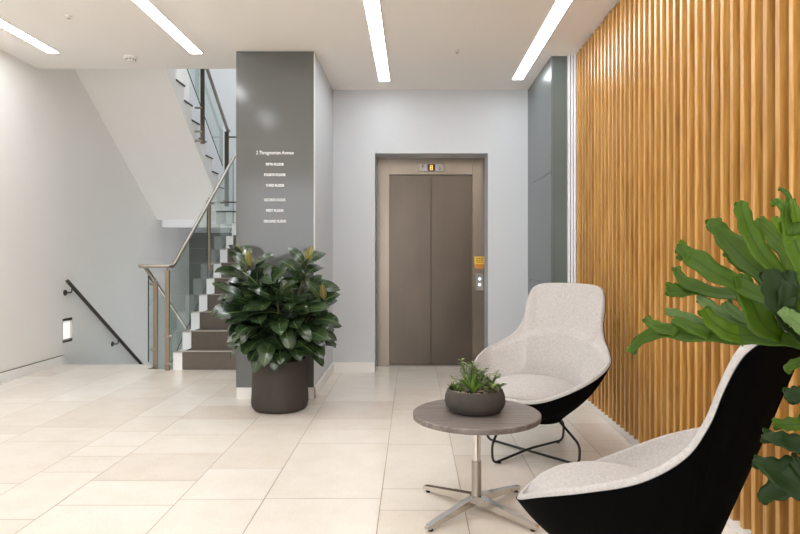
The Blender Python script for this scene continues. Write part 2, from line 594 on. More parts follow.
# ------------------------------------------------------------------ lift
t = thing('elevator', 'brushed steel elevator with closed two panel doors recessed in the pale back wall', 'elevator', (.19, 6.76, 0))
org = (.19, 6.76, 0)
YD = 6.765
dx0, dx1, dz = -.258, .647, 2.087
w = MB(); w.box(ex0 + .001, dx0, YD, YD + .13, 0, ez1 - .001); w.build('jamb', M['steel_frame'], t, org=org)
w = MB(); w.box(dx1, ex1 - .001, YD, YD + .13, 0, ez1 - .001); w.build('jamb', M['steel_frame'], t, org=org)
w = MB(); w.box(dx0 + .001, dx1 - .001, YD + .001, YD + .13, dz, ez1 - .001); w.build('header', M['steel_frame'], t, org=org)
w = MB(); w.box(dx0, .1945, YD + .040, YD + .062, .006, dz + .02); w.build('door_panel', M['steel_door'], t, org=org)
w = MB(); w.box(.2005, dx1, YD + .046, YD + .068, .006, dz + .02); w.build('door_panel', M['steel_door'], t, org=org)
w = MB(); w.box(dx0 - .02, dx1 + .02, YD + .072, YD + .12, .006, dz + .05); w.build('shaft_shadow_plate', M['shadow_gap'], t, org=org)
w = MB(); w.box(dx0, dx1, YD + .002, YD + .13, -.002, .005); w.build('sill', M['plate'], t, org=org)
w = MB(); w.box(.063, .337, YD - .012, YD, 2.117, 2.202, .006); ind = w.build('indicator_panel', M['plate'], t, org=org)
w = MB(); w.box(.158, .240, YD - .0145, YD - .0118, 2.124, 2.195); w.build('display', M['display_black'], ind, org=org)
w = MB()
g = .0145
cx, cz, hw, hh, th = .199, 2.1595, .014, .025, .006
for (a, b, c0, d) in ((cx - hw, cx + hw, cz + hh - th, cz + hh), (cx - hw, cx + hw, cz - hh, cz - hh + th), (cx - hw, cx + hw, cz - th / 2, cz + th / 2),
                      (cx - hw, cx - hw + th, cz - hh, cz + hh), (cx + hw - th, cx + hw, cz - hh, cz + hh)):
    w.box(a, b, YD - .0165, YD - .0146, c0, d)
w.build('digit', M['orange_glow'], ind, org=org)
for s, cx in ((-1, .105), (1, .292)):
    w = MB()
    for k, (zz, ww) in enumerate(((0, .026), (.012, .017), (.024, .008))):
        zc = 2.1595 + s * (zz - .016)
        w.box(cx - ww / 2, cx + ww / 2, YD - .0145, YD - .0118, zc - .003, zc + .003)
    w.box(cx - .005, cx + .005, YD - .0145, YD - .0118, *sorted((2.1595 - s * .032, 2.1595 - s * .018)))
    w.build('arrow', M['dark_line'], ind, org=org)
px0, px1 = .679, .768
w = MB(); w.box(px0, px1, YD - .010, YD, .828, 1.013, .004); cp = w.build('call_panel', M['plate'], t, org=org)
for zc in (.951, .889):
    w = MB(); w.lathe([(.0, .016), (.014, .016), (.017, .0135), (.017, 0)], (.7235, YD - .0, zc), 20, 'y')
    w.build('button', M['button_glow'], cp, org=org)
w = MB()
w.prism([(.668, 1.12), (.676, 1.07), (.690, 1.065), (.765, 1.065), (.776, 1.12), (.776, 1.195), (.668, 1.195)], 'y', YD - .003, YD)
nt = w.build('notice_sticker', M['stick_yellow'], t, org=org)
nt['label'] = 'yellow and orange notice sticker'
w = MB(); w.prism([(.670, 1.112), (.678, 1.072), (.692, 1.067), (.763, 1.067), (.774, 1.112)], 'y', YD - .0045, YD - .003)
w.build('orange_band', M['stick_orange'], nt, org=org)
w = MB()
for r in range(3):
    for k in range(3):
        w.box(.690 + k * .026, .707 + k * .026, YD - .0045, YD - .003, 1.130 + r * .020, 1.140 + r * .020)
w.build('printed_lines', M['stick_ink'], nt, org=org)

# ------------------------------------------------------------------ strip lights
def strip_light(label, x0, x1, y0, y1, z, mat='strip'):
    t = thing('strip_light', label, 'ceiling light', ((x0 + x1) / 2, (y0 + y1) / 2, z), 0, 'recessed linear ceiling lights')
    o = ((x0 + x1) / 2, (y0 + y1) / 2, z)
    m = MB(); m.box(x0, x1, y0, y1, z - .006, z - .0005); m.build('diffuser', M[mat], t, org=o)
    m = MB(); e = .006
    m.box(x0 - e, x0, y0 - e, y1 + e, z - .007, z); m.box(x1, x1 + e, y0 - e, y1 + e, z - .007, z)
    m.box(x0, x1, y0 - e, y0, z - .007, z); m.box(x0, x1, y1, y1 + e, z - .007, z)
    m.build('trim_frame', M['plastic_white'], t, org=o)
strip_light('leftmost of four ceiling strip lights, beside the long white left wall', -3.475, -3.37, 2.85, 5.92, ZL, 'strip_left')
strip_light('ceiling strip light second from left, pointing at the stair soffit', -2.12, -2.01, 2.85, 5.94, ZL, 'strip_left')
strip_light('ceiling strip light pointing towards the elevator, third from left', -.33, -.228, -.9, 6.1, ZR)
strip_light('rightmost ceiling strip light, nearest the oak slat wall', .963, 1.066, -.9, 6.04, ZR)

m = MB(); m.box(-3.475, -3.37, 1.35, 1.95, ZL - .006, ZL - .0005); m.box(-2.12, -2.01, 1.35, 1.95, ZL - .006, ZL - .0005)
struct('ceiling_light_rear', m, M['strip'])

# ------------------------------------------------------------------ ceiling fittings
t = thing('smoke_detector', 'white round smoke detector on ceiling near the stair opening', 'smoke detector', (-2.75, 6.06, ZL))
m = MB(); m.lathe([(0, 0), (.062, 0), (.062, -.014), (.055, -.02), (0, -.02)], seg=28); m.build('base', M['plastic_white'], t, True, auto=.6)
m = MB(); m.lathe([(.045, -.018), (.042, -.036), (.03, -.046), (0, -.048)], seg=28); m.build('sensor_head', M['plastic_white'], t, True, auto=.6)
m = MB()
for k in range(10):
    a = 2 * PI * k / 10
    x, y = .044 * math.cos(a), .044 * math.sin(a)
    m.box(x - .004, x + .004, y - .004, y + .004, -.034, -.024)
m.build('vent_slots', M['dark_line'], t)
def sprinkler(label, x, y, z):
    t = thing('sprinkler', label, 'sprinkler', (x, y, z), 0, 'ceiling sprinklers')
    m = MB(); m.lathe([(0, 0), (.026, 0), (.024, -.006), (.008, -.007), (.008, -.02), (0, -.02)], seg=20); m.build('rosette', M['plastic_white'], t, True, auto=.6)
    m = MB(); m.lathe([(0, -.022), (.014, -.022), (.014, -.025), (0, -.025)], seg=16); m.build('deflector', M['chrome'], t)
sprinkler('small sprinkler head on the ceiling between the two left strip lights', *at(69, 15.5, 1.94 * F / (256 - 15.5)).to_tuple()[:2], ZL)
sprinkler('tiny sprinkler head on the lower ceiling above the elevator', *at(457, 50, 1.72 * F / 206).to_tuple()[:2], ZR)

# ------------------------------------------------------------------ step light in left wall
t = thing('step_light', 'small recessed steel step light glowing low on the left wall', 'wall light', (XL, (ly0 + ly1) / 2, (lz0 + lz1) / 2))
org = (XL, (ly0 + ly1) / 2, (lz0 + lz1) / 2)
m = MB()
e = .001
m.box(XL - .07, XL - .065, ly0 + e, ly1 - e, lz0 + e, lz1 - e)
m.box(XL - .065, XL, ly0 + e, ly0 + .006, lz0 + e, lz1 - e); m.box(XL - .065, XL, ly1 - .006, ly1 - e, lz0 + e, lz1 - e)
m.box(XL - .065, XL, ly0 + .006, ly1 - .006, lz0 + e, lz0 + .006); m.box(XL - .065, XL, ly0 + .006, ly1 - .006, lz1 - .006, lz1 - e)
m.build('housing', M['chrome'], t, org=org)
m = MB(); m.prism([(XL - .062, lz0 + .03), (XL - .02, lz0 + .035), (XL - .02, lz1 - .05), (XL - .062, lz1 - .03)], 'y', ly0 + .012, ly1 - .012)
m.build('lens', M['steplight'], t, org=org)
for za, zb in ((lz1 - .03, lz1 - .006), (lz0 + .006, lz0 + .026)):
    m = MB(); m.box(XL - .06, XL + .003, ly0 + .007, ly1 - .007, za, zb); m.build('louvre', M['bronze'], t, org=org)

# ------------------------------------------------------------------ stairs
N = 10
ZLAND = RISE * N
YLAND = YS + (N - 1) * GOING
t = thing('staircase', 'staircase with grey-brown carpeted treads and white step ends rising behind the grey column', 'stairs', (-2.0, YS, 0))
org = (-2.0, YS, 0)
XSR = XCL - .002
prof = []
for i in range(N):
    prof += [(YS + i * GOING, i * RISE), (YS + i * GOING, (i + 1) * RISE)]
prof += [(YLAND + .02, ZLAND), (YLAND + .02, ZLAND - .25), (YS + .35, -.02), (YS, -.02)]
m = MB(); m.prism(prof, 'x', XST, XSR); m.build('flight', M['white_gloss'], t, org=org)
m = MB()
XC0 = XST + .10
for i in range(N):
    yy, zz = YS + i * GOING, i * RISE
    m.box(XC0, XSR, yy - .010, yy, zz + .004, zz + RISE + .010)
    if i < N - 1:
        m.box(XC0, XSR, yy, yy + GOING - .010, zz + RISE, zz + RISE + .010)
m.build('carpet', M['carpet'], t, org=org)
for i in range(N):
    m = MB()
    yy, zz = YS + i * GOING, (i + 1) * RISE
    m.box(XST + .002, XSR, yy - .022, yy + .03, zz + .008, zz + .016, .002, 1)
    m.build('nosing', M['nosing'], t, org=org)

XW = -2.84   # well edge of the upper and lower flights
Y1U = YLAND + .635
def zsoff(y): return 1.752 + .691 * (9.43 - y)
t = thing('staircase', 'upper white flight with sloping soffit returning over the left wall', 'stairs', (-3.3, Y1U, ZLAND))
org = (-3.3, Y1U, ZLAND)
prof = [(Y1U, ZLAND)]
for i in range(N):
    yy = Y1U - i * GOING
    prof += [(yy, ZLAND + (i + 1) * RISE), (yy - GOING, ZLAND + (i + 1) * RISE)]
yt = 7.0
prof[-1] = (YB, ZLAND + N * RISE)
prof += [(YB, zsoff(yt)), (yt, zsoff(yt)), (9.43, 1.752), (Y1U, 1.752)]
m = MB(); m.prism(prof, 'x', XL + .001, XW); m.build('flight', M['wall_white'], t, org=org)
for i in range(N):
    m = MB(); yy, zz = Y1U - i * GOING, ZLAND + (i + 1) * RISE
    m.box(XL + .02, XW + .012, yy - GOING, yy + .02, zz, zz + .016)
    m.build('tread', M['shadow_gap'], t, org=org)

m = MB()
m.box(XL, XCL, Y1U, YW - .02, ZLAND - .18, ZLAND)
m.box(XW + .01, XCL, YLAND + .02, Y1U, ZLAND - .18, ZLAND)
struct('landing_slab', m, M['stair_wall'])
m = MB(); m.box(-3.80, XW + .005, 9.43, 9.60, 1.635, 1.752); m.box(XW + .005, XCL, 9.43, 9.60, 1.635, 1.654)
struct('trim_2', m, M['white_gloss'])
m = MB(); m.box(XW + .01, XCL, YLAND - .0, YLAND + .02, ZLAND - .004, ZLAND + .012)
struct('trim_3', m, M['shadow_gap'])

# lower flight going down from the lobby
prof = [(YF, -.001)]
for i in range(N):
    prof += [(YF + i * GOING, -(i + 1) * RISE), (YF + (i + 1) * GOING, -(i + 1) * RISE)]
prof[-1] = (YW - .02, -N * RISE)
prof += [(YW - .02, -N * RISE - .2), (YF + (N) * GOING - .2, -N * RISE - .2), (YF, -.3)]
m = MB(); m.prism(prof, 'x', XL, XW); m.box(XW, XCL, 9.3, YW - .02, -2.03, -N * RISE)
struct('stair_flight_lower', m, M['stair_low_shade'])

# ------------------------------------------------------------------ handrail on left wall
t = thing('wall_handrail', 'dark bronze handrail descending along the white left wall', 'handrail', (-3.80, 6.85, .9))
org = (-3.80, 6.85, .9)
xr = -3.80
m = MB(); m.tube([(xr, 6.84, .925), (xr, 9.35, .925 - 2.51 * .665)], .021, 14); m.build('rail', M['bronze'], t, True, org, auto=.7)
for yy in (6.93, 8.02):
    zz = .925 - (yy - 6.84) * .665
    m = MB()
    m.tube(fillet([(XL, yy, zz - .075), (xr, yy, zz - .075), (xr, yy, zz - .012)], .04), .008, 8)
    m.lathe([(0, 0), (.032, 0), (.032, .010), (.0, .010)], (XL, yy, zz - .075), 18, 'x')
    m.build('bracket', M['bronze'], t, True, org, auto=.6)

# ------------------------------------------------------------------ balustrade in front
t = thing('glass_balustrade', 'steel and glass balustrade with handrail climbing beside the carpeted flight', 'balustrade', (-2.6, 6.55, 0))
org = (-2.6, 6.55, 0)
xu, xd = -2.53, -2.85
PIT = RISE / GOING
zr = 1.095
rail = fillet([(xd, 8.6, zr - 2.0 * .665), (xd, 6.60, zr), (xd, 6.47, zr), (xu, 6.47, zr), (xu, 6.56, zr), (xu, 8.84, zr + 2.28 * .672), (xu + .55, 8.86, zr + 2.28 * .672)], .05, 6)
m = MB(); m.tube(rail, .021, 14); m.build('handrail', M['steel_rail'], t, True, org, auto=.9)
def post(par, x, y, z0, z1, brz, bdx, org, name='post', mat='steel_post', hw=.024):
    m = MB(); m.box(x - hw, x + hw, y - .012, y + .012, z0, z1, .003, 1)
    m.tube([(x, y, z1), (x, y, z1 + .03)], .008, 8)
    p = m.build(name, M[mat], par, org=org)
    for zb in brz:
        m = MB(); m.tube([(x, y, zb), (x + bdx, y, zb)], .014, 10)
        m.lathe([(0, 0), (.022, 0), (.022, .012), (0, .012)], (x - .03, y, zb), 14, 'x')
        m.build('bracket', M['steel_rail'], p, True, org, auto=.6)
post(t, -2.575, 6.52, -.12, 1.05, (.36, .07), .05, org)
post(t, -2.79, 6.74, -.12, .93, (.895, .19), -.06, org)
post(t, -2.56, 7.80, 1.02, 1.90, (1.10, 1.86), .06, org)
def glass_pane(par, poly, x0, x1, org):
    m = MB(); m.prism(poly, 'x', x0, x1)
    g = m.build('glass_pane', M['glass'], par, org=org)
    n = len(poly)
    m = MB()
    for i in (0, n - 1):     # the polished near edge and bottom edge read as dark lines
        a, b = Vector((x0 - .0005, *poly[i])), Vector((x0 - .0005, *poly[(i + 1) % n]))
        xm = (x0 + x1) / 2
        m.tube([(xm, *poly[i]), (xm, *poly[(i + 1) % n])], .0062, 6)
    m.build('glass_edge', M['glass_edge'], g, org=org)
def pitch_pane(y0, y1, zb0, zt0, slope):
    return [(y1, zb0 + (y1 - y0) * slope), (y0, zb0), (y0, zt0), (y1, zt0 + (y1 - y0) * slope)]
glass_pane(t, pitch_pane(6.58, 7.74, .06, 1.03, PIT), -2.566, -2.556, org)
glass_pane(t, pitch_pane(7.76, 8.86, .06 + 1.18 * PIT, 1.03 + 1.18 * PIT, PIT), -2.566, -2.556, org)
glass_pane(t, [(6.70, .985), (6.70, .06), (6.92, -.08), (6.92, .84)], -2.855, -2.845, org)
glass_pane(t, pitch_pane(6.94, 8.5, -.09, .81, -.665), -2.855, -2.845, org)

# upper balustrade of the returning flight
t = thing('glass_balustrade', 'upper stair balustrade with bronze posts seen beneath the ceiling edge', 'balustrade', (-2.74, 9.2, ZLAND))
org = (-2.74, 9.2, ZLAND)
xq = -2.74
nose = lambda y: ZLAND + RISE + (Y1U - y) * PIT
m = MB(); m.tube(fillet([(xq + .02, 9.2, 3.05), (xq + .02, 9.12, 3.05), (xq + .02, 6.9, 3.05 + 2.22 * PIT)], .05), .022, 14)
m.build('handrail', M['steel_rail'], t, True, org, auto=.9)
post(t, xq, 8.10, 2.66, 3.73, (2.70, 2.82, 3.13), -.10, org, mat='bronze', hw=.026)
post(t, xq, 9.15, 1.93, 3.03, (1.98,), -.09, org, mat='bronze', hw=.03)
for zz in (2.95, 1.99):
    m = MB(); m.tube([(xq, 9.15, zz), (XCL - .005, 9.15, zz)], .012, 8); m.build('landing_rail', M['bronze'], t, True, org, auto=.9)
glass_pane(t, [(7.0, nose(7.0) + .16), (9.08, nose(9.08) + .16), (9.08, nose(9.08) + .93), (7.0, nose(7.0) + .93)], xq - .045, xq - .035, org)

# ------------------------------------------------------------------ directory lettering on the column
t = thing('floor_directory', 'white lettering listing six floors on the dark grey column face', 'sign', at(275, 190, YC))
org = at(275, 190, YC)
def lettering(text, py, width_px, height_px):
    cu = bpy.data.curves.new('directory_text', 'FONT')
    cu.body = text
    cu.align_x, cu.align_y = 'CENTER', 'CENTER'
    cu.size = 1.0
    cu.extrude = .01
    cu.offset = .006 if py < 158 else .02
    o = bpy.data.objects.new('directory_text', cu)
    C.objects.link(o)
    dg = bpy.context.evaluated_depsgraph_get()
    me = bpy.data.meshes.new_from_object(o.evaluated_get(dg))
    bpy.data.objects.remove(o); bpy.data.curves.remove(cu)
    xs = [v.co.x for v in me.vertices]; ys = [v.co.y for v in me.vertices]
    k = YC / F
    sx = width_px * k / (max(xs) - min(xs)); sy = height_px * k / (max(ys) - min(ys))
    xm, ym = (max(xs) + min(xs)) / 2, (max(ys) + min(ys)) / 2
    p = at(275, py, YC)
    for v in me.vertices:
        v.co = Vector((p.x + (v.co.x - xm) * sx, YC - .0006 - v.co.z * .1 - .001, p.z + (v.co.y - ym) * sy)) - org
    me.materials.append(M['text_white'])
    ob = bpy.data.objects.new('heading_text' if py < 158 else 'directory_line', me)
    C.objects.link(ob); ob.parent = t
lettering('2 Throgmorton Avenue', 153.2, 37.5, 4.6)
for s_, py, wp in (('FIFTH FLOOR', 164.3, 18), ('FOURTH FLOOR', 174.8, 21.5), ('THIRD FLOOR', 185.4, 18.5),
                   ('SECOND FLOOR', 199.9, 21.5), ('FIRST FLOOR', 210.5, 17.5), ('GROUND FLOOR', 221.2, 22.5)):
    lettering(s_, py, wp, 2.7)

# ------------------------------------------------------------------ lounge chairs
def mirror_curve(half):
    return half + [(-x, y, z) for (x, y, z) in half[-2:0:-1]]
RIM = mirror_curve([(0, -.408, .40), (.17, -.36, .405), (.31, -.25, .46), (.405, -.115, .53), (.425, .04, .59), (.372, .165, .635),
                    (.308, .25, .70), (.278, .298, .785), (.275, .335, .885), (.258, .37, .965), (.213, .402, 1.003), (.105, .412, 1.015), (0, .417, 1.016)])
NU = 120
def chair_surfaces():
    rim = catmull(RIM, NU, True)
    ctr = Vector((0, .02, 0))
    base, seat = [], []
    for k, p in enumerate(rim):
        a = math.atan2(p.x, -(p.y - .02))
        base.append(Vector((.145 * math.sin(a), .015 - .15 * math.cos(a), .235)))
        seat.append(Vector((.262 * math.sin(a), -.085 - .272 * math.cos(a), .375 + .012 * max(0, math.cos(a)))))
    # outward direction of the rim in plan
    outw = []
    for p in rim:
        d = Vector((p.x, p.y - .02, 0)); outw.append(d.normalized())
    return rim, base, seat, outw
def make_chair(label, loc, rz, frame_turn, off=(0, 0, 0)):
    t = thing('lounge_chair', label, 'chair', loc, rz, 'two tone lounge chairs')
    rim, base, seat, outw = chair_surfaces()
    TH = .021
    # black outer cone
    rows = []
    NV = 16
    for v in range(NV + 1):
        s = v / NV
        row = []
        for k in range(NU):
            r0 = rim[k] - Vector((0, 0, .012)) + outw[k] * .004
            p = r0.lerp(base[k], s)
            bul = math.sin(PI * s) * (.026 - .02 * max(0, min(1, (rim[k].z - .6) / .3)))
            p = p + outw[k] * bul - Vector((0, 0, bul * .5))
            row.append(p)
        rows.append(row)
    rows.append([Vector((p.x * .8, .01 + (p.y - .01) * .8, .205)) for p in base])
    rows.append([Vector((p.x * .3, .01 + (p.y - .01) * .3, .20)) for p in base])
    m = MB(); R = m.grid(rows, True); m.face(R[-1])
    m.build('outer_shell', M['fabric_black'], t, True)
    # pale inner upholstery: rolled rim, then the bowl
    rows = []
    inn = [rim[k] - outw[k] * TH for k in range(NU)]
    for j in range(7):
        a = PI * j / 6
        rows.append([rim[k] * (.5 + .5 * math.cos(a)) + inn[k] * (.5 - .5 * math.cos(a)) + Vector((0, 0, .011 * math.sin(a) - .012 * (.5 + .5 * math.cos(a)))) for k in range(NU)])
    NV = 34
    for v in range(1, NV + 1):
        s = v / NV
        row = []
        for k in range(NU):
            a, b = inn[k], seat[k]
            high = max(0, min(1, (rim[k].z - .6) / .3))
            p = a.lerp(b, s)
            # bowl profile: falls, then levels towards the seat
            dep = math.sin(PI * s) * (.03 * (1 - high) * max(0, min(1, (rim[k].z - .40) / .14)) + .008 * high)
            p = p + outw[k] * dep * .55 - Vector((0, 0, dep * (.5 - .3 * high)))
            # upper edge of the lower bowl pad: a soft step on the backrest
            zs = .735 - .9 * p.x * p.x
            if p.y > .05:
                e = max(0, min(1, (zs - p.z) / .022))
                e = e * e * (3 - 2 * e)
                fade = max(0, min(1, (p.y - .05) / .1)) * max(0, min(1, (1 - s) / .25))
                p = p - outw[k] * .020 * e * fade
            row.append(p)
        rows.append(row)
    rows.append([Vector((p.x * .5, -.085 + (p.y + .085) * .5, .366)) for p in seat])
    m = MB(); R = m.grid(rows, True); m.face(R[-1])
    m.build('inner_upholstery', M['fabric_light'], t, True)
    # seat cushion
    rows = []
    for r, z in ((.0001, .480), (.35, .477), (.6, .468), (.8, .450), (.92, .428), (.98, .408), (1.0, .390), (.985, .374), (.95, .366), (.6, .362), (.0001, .362)):
        row = []
        for k in range(72):
            a = 2 * PI * k / 72
            sx = .282 + .012 * math.cos(2 * a)
            yy = -.285 * math.cos(a)
            x = sx * math.sin(a)
            tilt = -(yy) * .10 * -1
            row.append(Vector((x * r, -.098 + yy * r, z - (.055 - yy * r) * .0 - .04 * (yy * r) * 1.0 - .012 * (1 if z > .38 else 0) * 0)))
        rows.append(row)
    m = MB(); m.grid(rows, True)
    bmesh.ops.remove_doubles(m.bm, verts=m.bm.verts, dist=.0005)
    m.build('seat_cushion', M['fabric_light'], t, True)
    # wire frame: two bent rods crossing on the floor
    rot = Matrix.Rotation(frame_turn, 4, 'Z')
    oloc = Matrix.Rotation(-rz, 4, 'Z') @ Vector(off)
    fx, fy, zf = .235, .235, .009
    for s in (1, -1):
        mnt1, mnt2 = Vector((-.15, .02 - s * .03, .225)), Vector((.15, .02 + s * .03, .225))
        pts = [mnt1, Vector((-fx - .015, -s * fy - s * .01, .12)), Vector((-fx - .01, -s * fy - s * .01, zf)), Vector((0, 0, zf + (.016 if s > 0 else 0))),
               Vector((fx + .01, s * fy + s * .01, zf)), Vector((fx + .015, s * fy + s * .01, .12)), mnt2]
        pts = [rot @ p + oloc for p in pts]
        m = MB(); m.tube(fillet(pts, .045, 6), .0075, 10)
        m.build('wire_leg', M['black_metal'], t, True, auto=1.0)
    for sx in (-1, 1):
        for sy in (-1, 1):
            p = rot @ Vector((sx * (fx - .03), sy * (fy - .03), 0)) + oloc
            m = MB(); m.lathe([(0, 0), (.012, 0), (.012, .006), (0, .006)], p, 12)
            m.build('foot_glide', M['black_metal'], t)
    return t
make_chair('pale grey felt lounge chair facing forward between the round table and the oak slats', (.77, 3.78, 0), -math.radians(39), math.radians(36), (-.055, .02, 0))
make_chair('foreground lounge chair seen from its black felt back, nearest the green fern', (.728, 1.955, 0), -math.radians(136), 0)

# ------------------------------------------------------------------ round table
TX, TY, TZ = .30, 2.94, .463
t = thing('side_table', 'small round grey-brown wood top table on a polished cross base', 'table', (TX, TY, 0), math.radians(0))
m = MB(); m.lathe([(0, TZ), (.296, TZ), (.300, TZ - .003), (.300, TZ - .024), (.288, TZ - .028), (0, TZ - .028)], seg=96)
top = m.build('table_top', M['laminate'], t, True, auto=.5)
m = MB(); m.lathe([(.10, TZ - .028), (.10, TZ - .034), (.02, TZ - .036), (.02, .055), (.024, .052), (.024, .03), (0, .03)], seg=28)
m.build('column_stem', M['chrome'], t, True, auto=.5)
m = MB(); m.lathe([(0, .235), (.0235, .235), (.0235, .06), (.026, .03), (0, .03)], seg=28); m.build('stem_sleeve', M['steel_rail'], t, True, auto=.5)
for k in range(4):
    a = math.radians(45 + 90 * k)
    d = Vector((math.cos(a), math.sin(a), 0)); sd = Vector((-d.y, d.x, 0))
    m = MB()
    rows = []
    for s, wd, zt, zb in ((.0, .018, .075, .035), (.03, .018, .072, .034), (.335, .013, .030, .012), (.342, .011, .026, .014)):
        c0 = d * s
        rows.append([c0 - sd * wd + Vector((0, 0, zb)), c0 - sd * wd + Vector((0, 0, zt)), c0 + sd * wd + Vector((0, 0, zt)), c0 + sd * wd + Vector((0, 0, zb))])
    R = m.grid(rows, True); m.face(R[0]); m.face(R[-1])
    leg = m.build('leg', M['chrome'], t)
    m = MB(); m.lathe([(0, 0), (.011, 0), (.011, .014), (0, .014)], d * .315, 14); m.build('foot', M['black_metal'], leg)

# ------------------------------------------------------------------ leaf maker
def leaf(mb, base, d, up, L, W, droop=.25, fold=.15, nm=8, na=5, prof=None, curl=0):
    d = d.normalized()
    side = d.cross(up)
    side = side.normalized() if side.length > 1e-4 else d.orthogonal().normalized()
    n = side.cross(d).normalized()
    rows = []
    p = Vector(base)
    ang = 0
    for i in range(nm + 1):
        tt = i / nm
        w = W * (prof(tt) if prof else (math.sin(PI * min(1, max(0, tt)) ** .85) ** .72 if 0 < tt < 1 else .0))
        if i == nm: w = W * .02
        if i == 0: w = W * .06
        ang = -droop * tt
        dd = d * math.cos(ang) + n * math.sin(ang)
        nn = n * math.cos(ang) - d * math.sin(ang)
        row = []
        for j in range(na):
            u = j / (na - 1) * 2 - 1
            row.append(p + side * u * w * .5 + nn * (abs(u) * w * fold - curl * u * u * w))
        rows.append(row)
        p = p + dd * (L / nm)
    mb.grid(rows)

# ------------------------------------------------------------------ bowl planter on table
BX, BY, BZ = .295, 2.962, TZ
t = thing('succulent_bowl', 'round charcoal bowl planted with succulents on the small round table', 'potted plant', (BX, BY, BZ))
m = MB(); m.lathe([(0, .0), (.105, 0), (.122, .006), (.138, .026), (.145, .05), (.141, .078), (.131, .104), (.127, .108), (.121, .106), (.124, .085), (.12, .07), (0, .07)], seg=64)
m.build('bowl', M['bowl_grey'], t, True, auto=.7)
m = MB(); m.lathe([(0, .094), (.07, .093), (.1235, .088), (.1235, .08), (0, .08)], seg=40); m.build('soil', M['soil'], t, True)
rnd = random.Random(5)
m = MB()
for k in range(170):
    a, r = rnd.random() * 2 * PI, .118 * math.sqrt(rnd.random())
    s = rnd.uniform(.004, .009)
    tb = bmesh.new(); bmesh.ops.create_icosphere(tb, subdivisions=1, radius=s)
    for v in tb.verts: v.co = Vector((v.co.x * rnd.uniform(.8, 1.3), v.co.y * rnd.uniform(.8, 1.3), v.co.z * .7)) + Vector((r * math.cos(a), r * math.sin(a), .094))
    m.merge(tb)
m.build('gravel', M['pebble'], t, True)['kind'] = 'stuff'
m = MB()
def rosette(c, n, L, W, tilt0, tilt1, rs):
    for k in range(n):
        a = k * 2.39996 + rs
        q = k / n
        el = lerp(tilt0, tilt1, q)
        d = Vector((math.cos(a) * math.cos(el), math.sin(a) * math.cos(el), math.sin(el)))
        leaf(m, Vector(c) + d * .004, d, Vector((0, 0, 1)), L * (1.0 - .3 * abs(q - .4)), W, -.25, .34, 6, 5, lambda s: (1 - s) ** .7 * (.75 + .4 * s) + .02)
rosette((-.012, -.055, .092), 22, .108, .031, .55, 1.45, .3)
rosette((-.085, -.01, .09), 12, .045, .018, .3, 1.3, 1.0)
rosette((-.10, .05, .09), 10, .04, .016, .3, 1.3, 2.0)
m.build('succulent_leaves', M['succulent'], t, True)
m = MB(); ms = MB()
for (x, y, hgt, nst) in ((-.03, .04, .145, 12), (.02, .03, .135, 10), (.07, .0, .10, 9), (.09, -.04, .055, 6), (-.065, .02, .075, 5), (.045, .06, .10, 5), (.055, -.05, .04, 5)):
    for k in range(nst):
        a = rnd.random() * 2 * PI
        tip = Vector((x + math.cos(a) * .04, y + math.sin(a) * .035, .092 + hgt * rnd.uniform(.65, 1.05)))
        b0 = Vector((x, y, .09))
        path = catmull([b0, b0.lerp(tip, .5) + Vector((0, 0, .012)), tip], 6)
        ms.tube(path, .0012, 5)
        for q in range(2, 7):
            for s in range(2):
                aa = rnd.random() * 2 * PI
                dd = Vector((math.cos(aa), math.sin(aa), rnd.uniform(.0, .6)))
                leaf(m, path[q], dd, Vector((0, 0, 1)), rnd.uniform(.017, .030), rnd.uniform(.011, .017), .3, .12, 4, 3)
m.build('sprig_leaves', M['sprig'], t, True)
ms.build('sprig_stems', M['young_stem'], t, True)

# ------------------------------------------------------------------ rubber plant
PX, PY = -1.048, 4.90
t = thing('rubber_plant', 'leafy dark green rubber plant in a tall matt grey pot before the column', 'potted plant', (PX, PY, 0))
m = MB(); m.lathe([(0, .0), (.178, 0), (.20, .006), (.215, .026), (.222, .06), (.219, .12), (.210, .30), (.206, .385), (.203, .392), (.196, .392), (.194, .385), (.194, .36), (0, .36)], seg=64)
m.build('pot', M['pot_grey'], t, True, auto=.7)
m = MB(); m.lathe([(0, .372), (.12, .370), (.1935, .364), (.1935, .358), (0, .358)], seg=32); m.build('soil', M['soil'], t, True)
rnd = random.Random(23)
stems = [((-.05, .02), (-.315, .03, 1.17), 1), ((.0, .05), (-.215, -.06, 1.12), 1), ((.06, .0), (.215, .02, 1.16), 1), ((.07, -.04), (.355, -.05, .86), 1),
         ((-.06, -.05), (-.22, -.16, .88), 0), ((.02, -.07), (.02, -.21, .93), 0), ((.09, .05), (.22, .07, .98), 0), ((-.08, .05), (-.36, .04, .93), 0), ((.05, -.02), (.13, -.14, .86), 0), ((-.03, -.03), (-.13, -.10, 1.0), 0), ((.0, .0), (-.01, .03, .99), 0)]
lv, yv = MB(), MB()
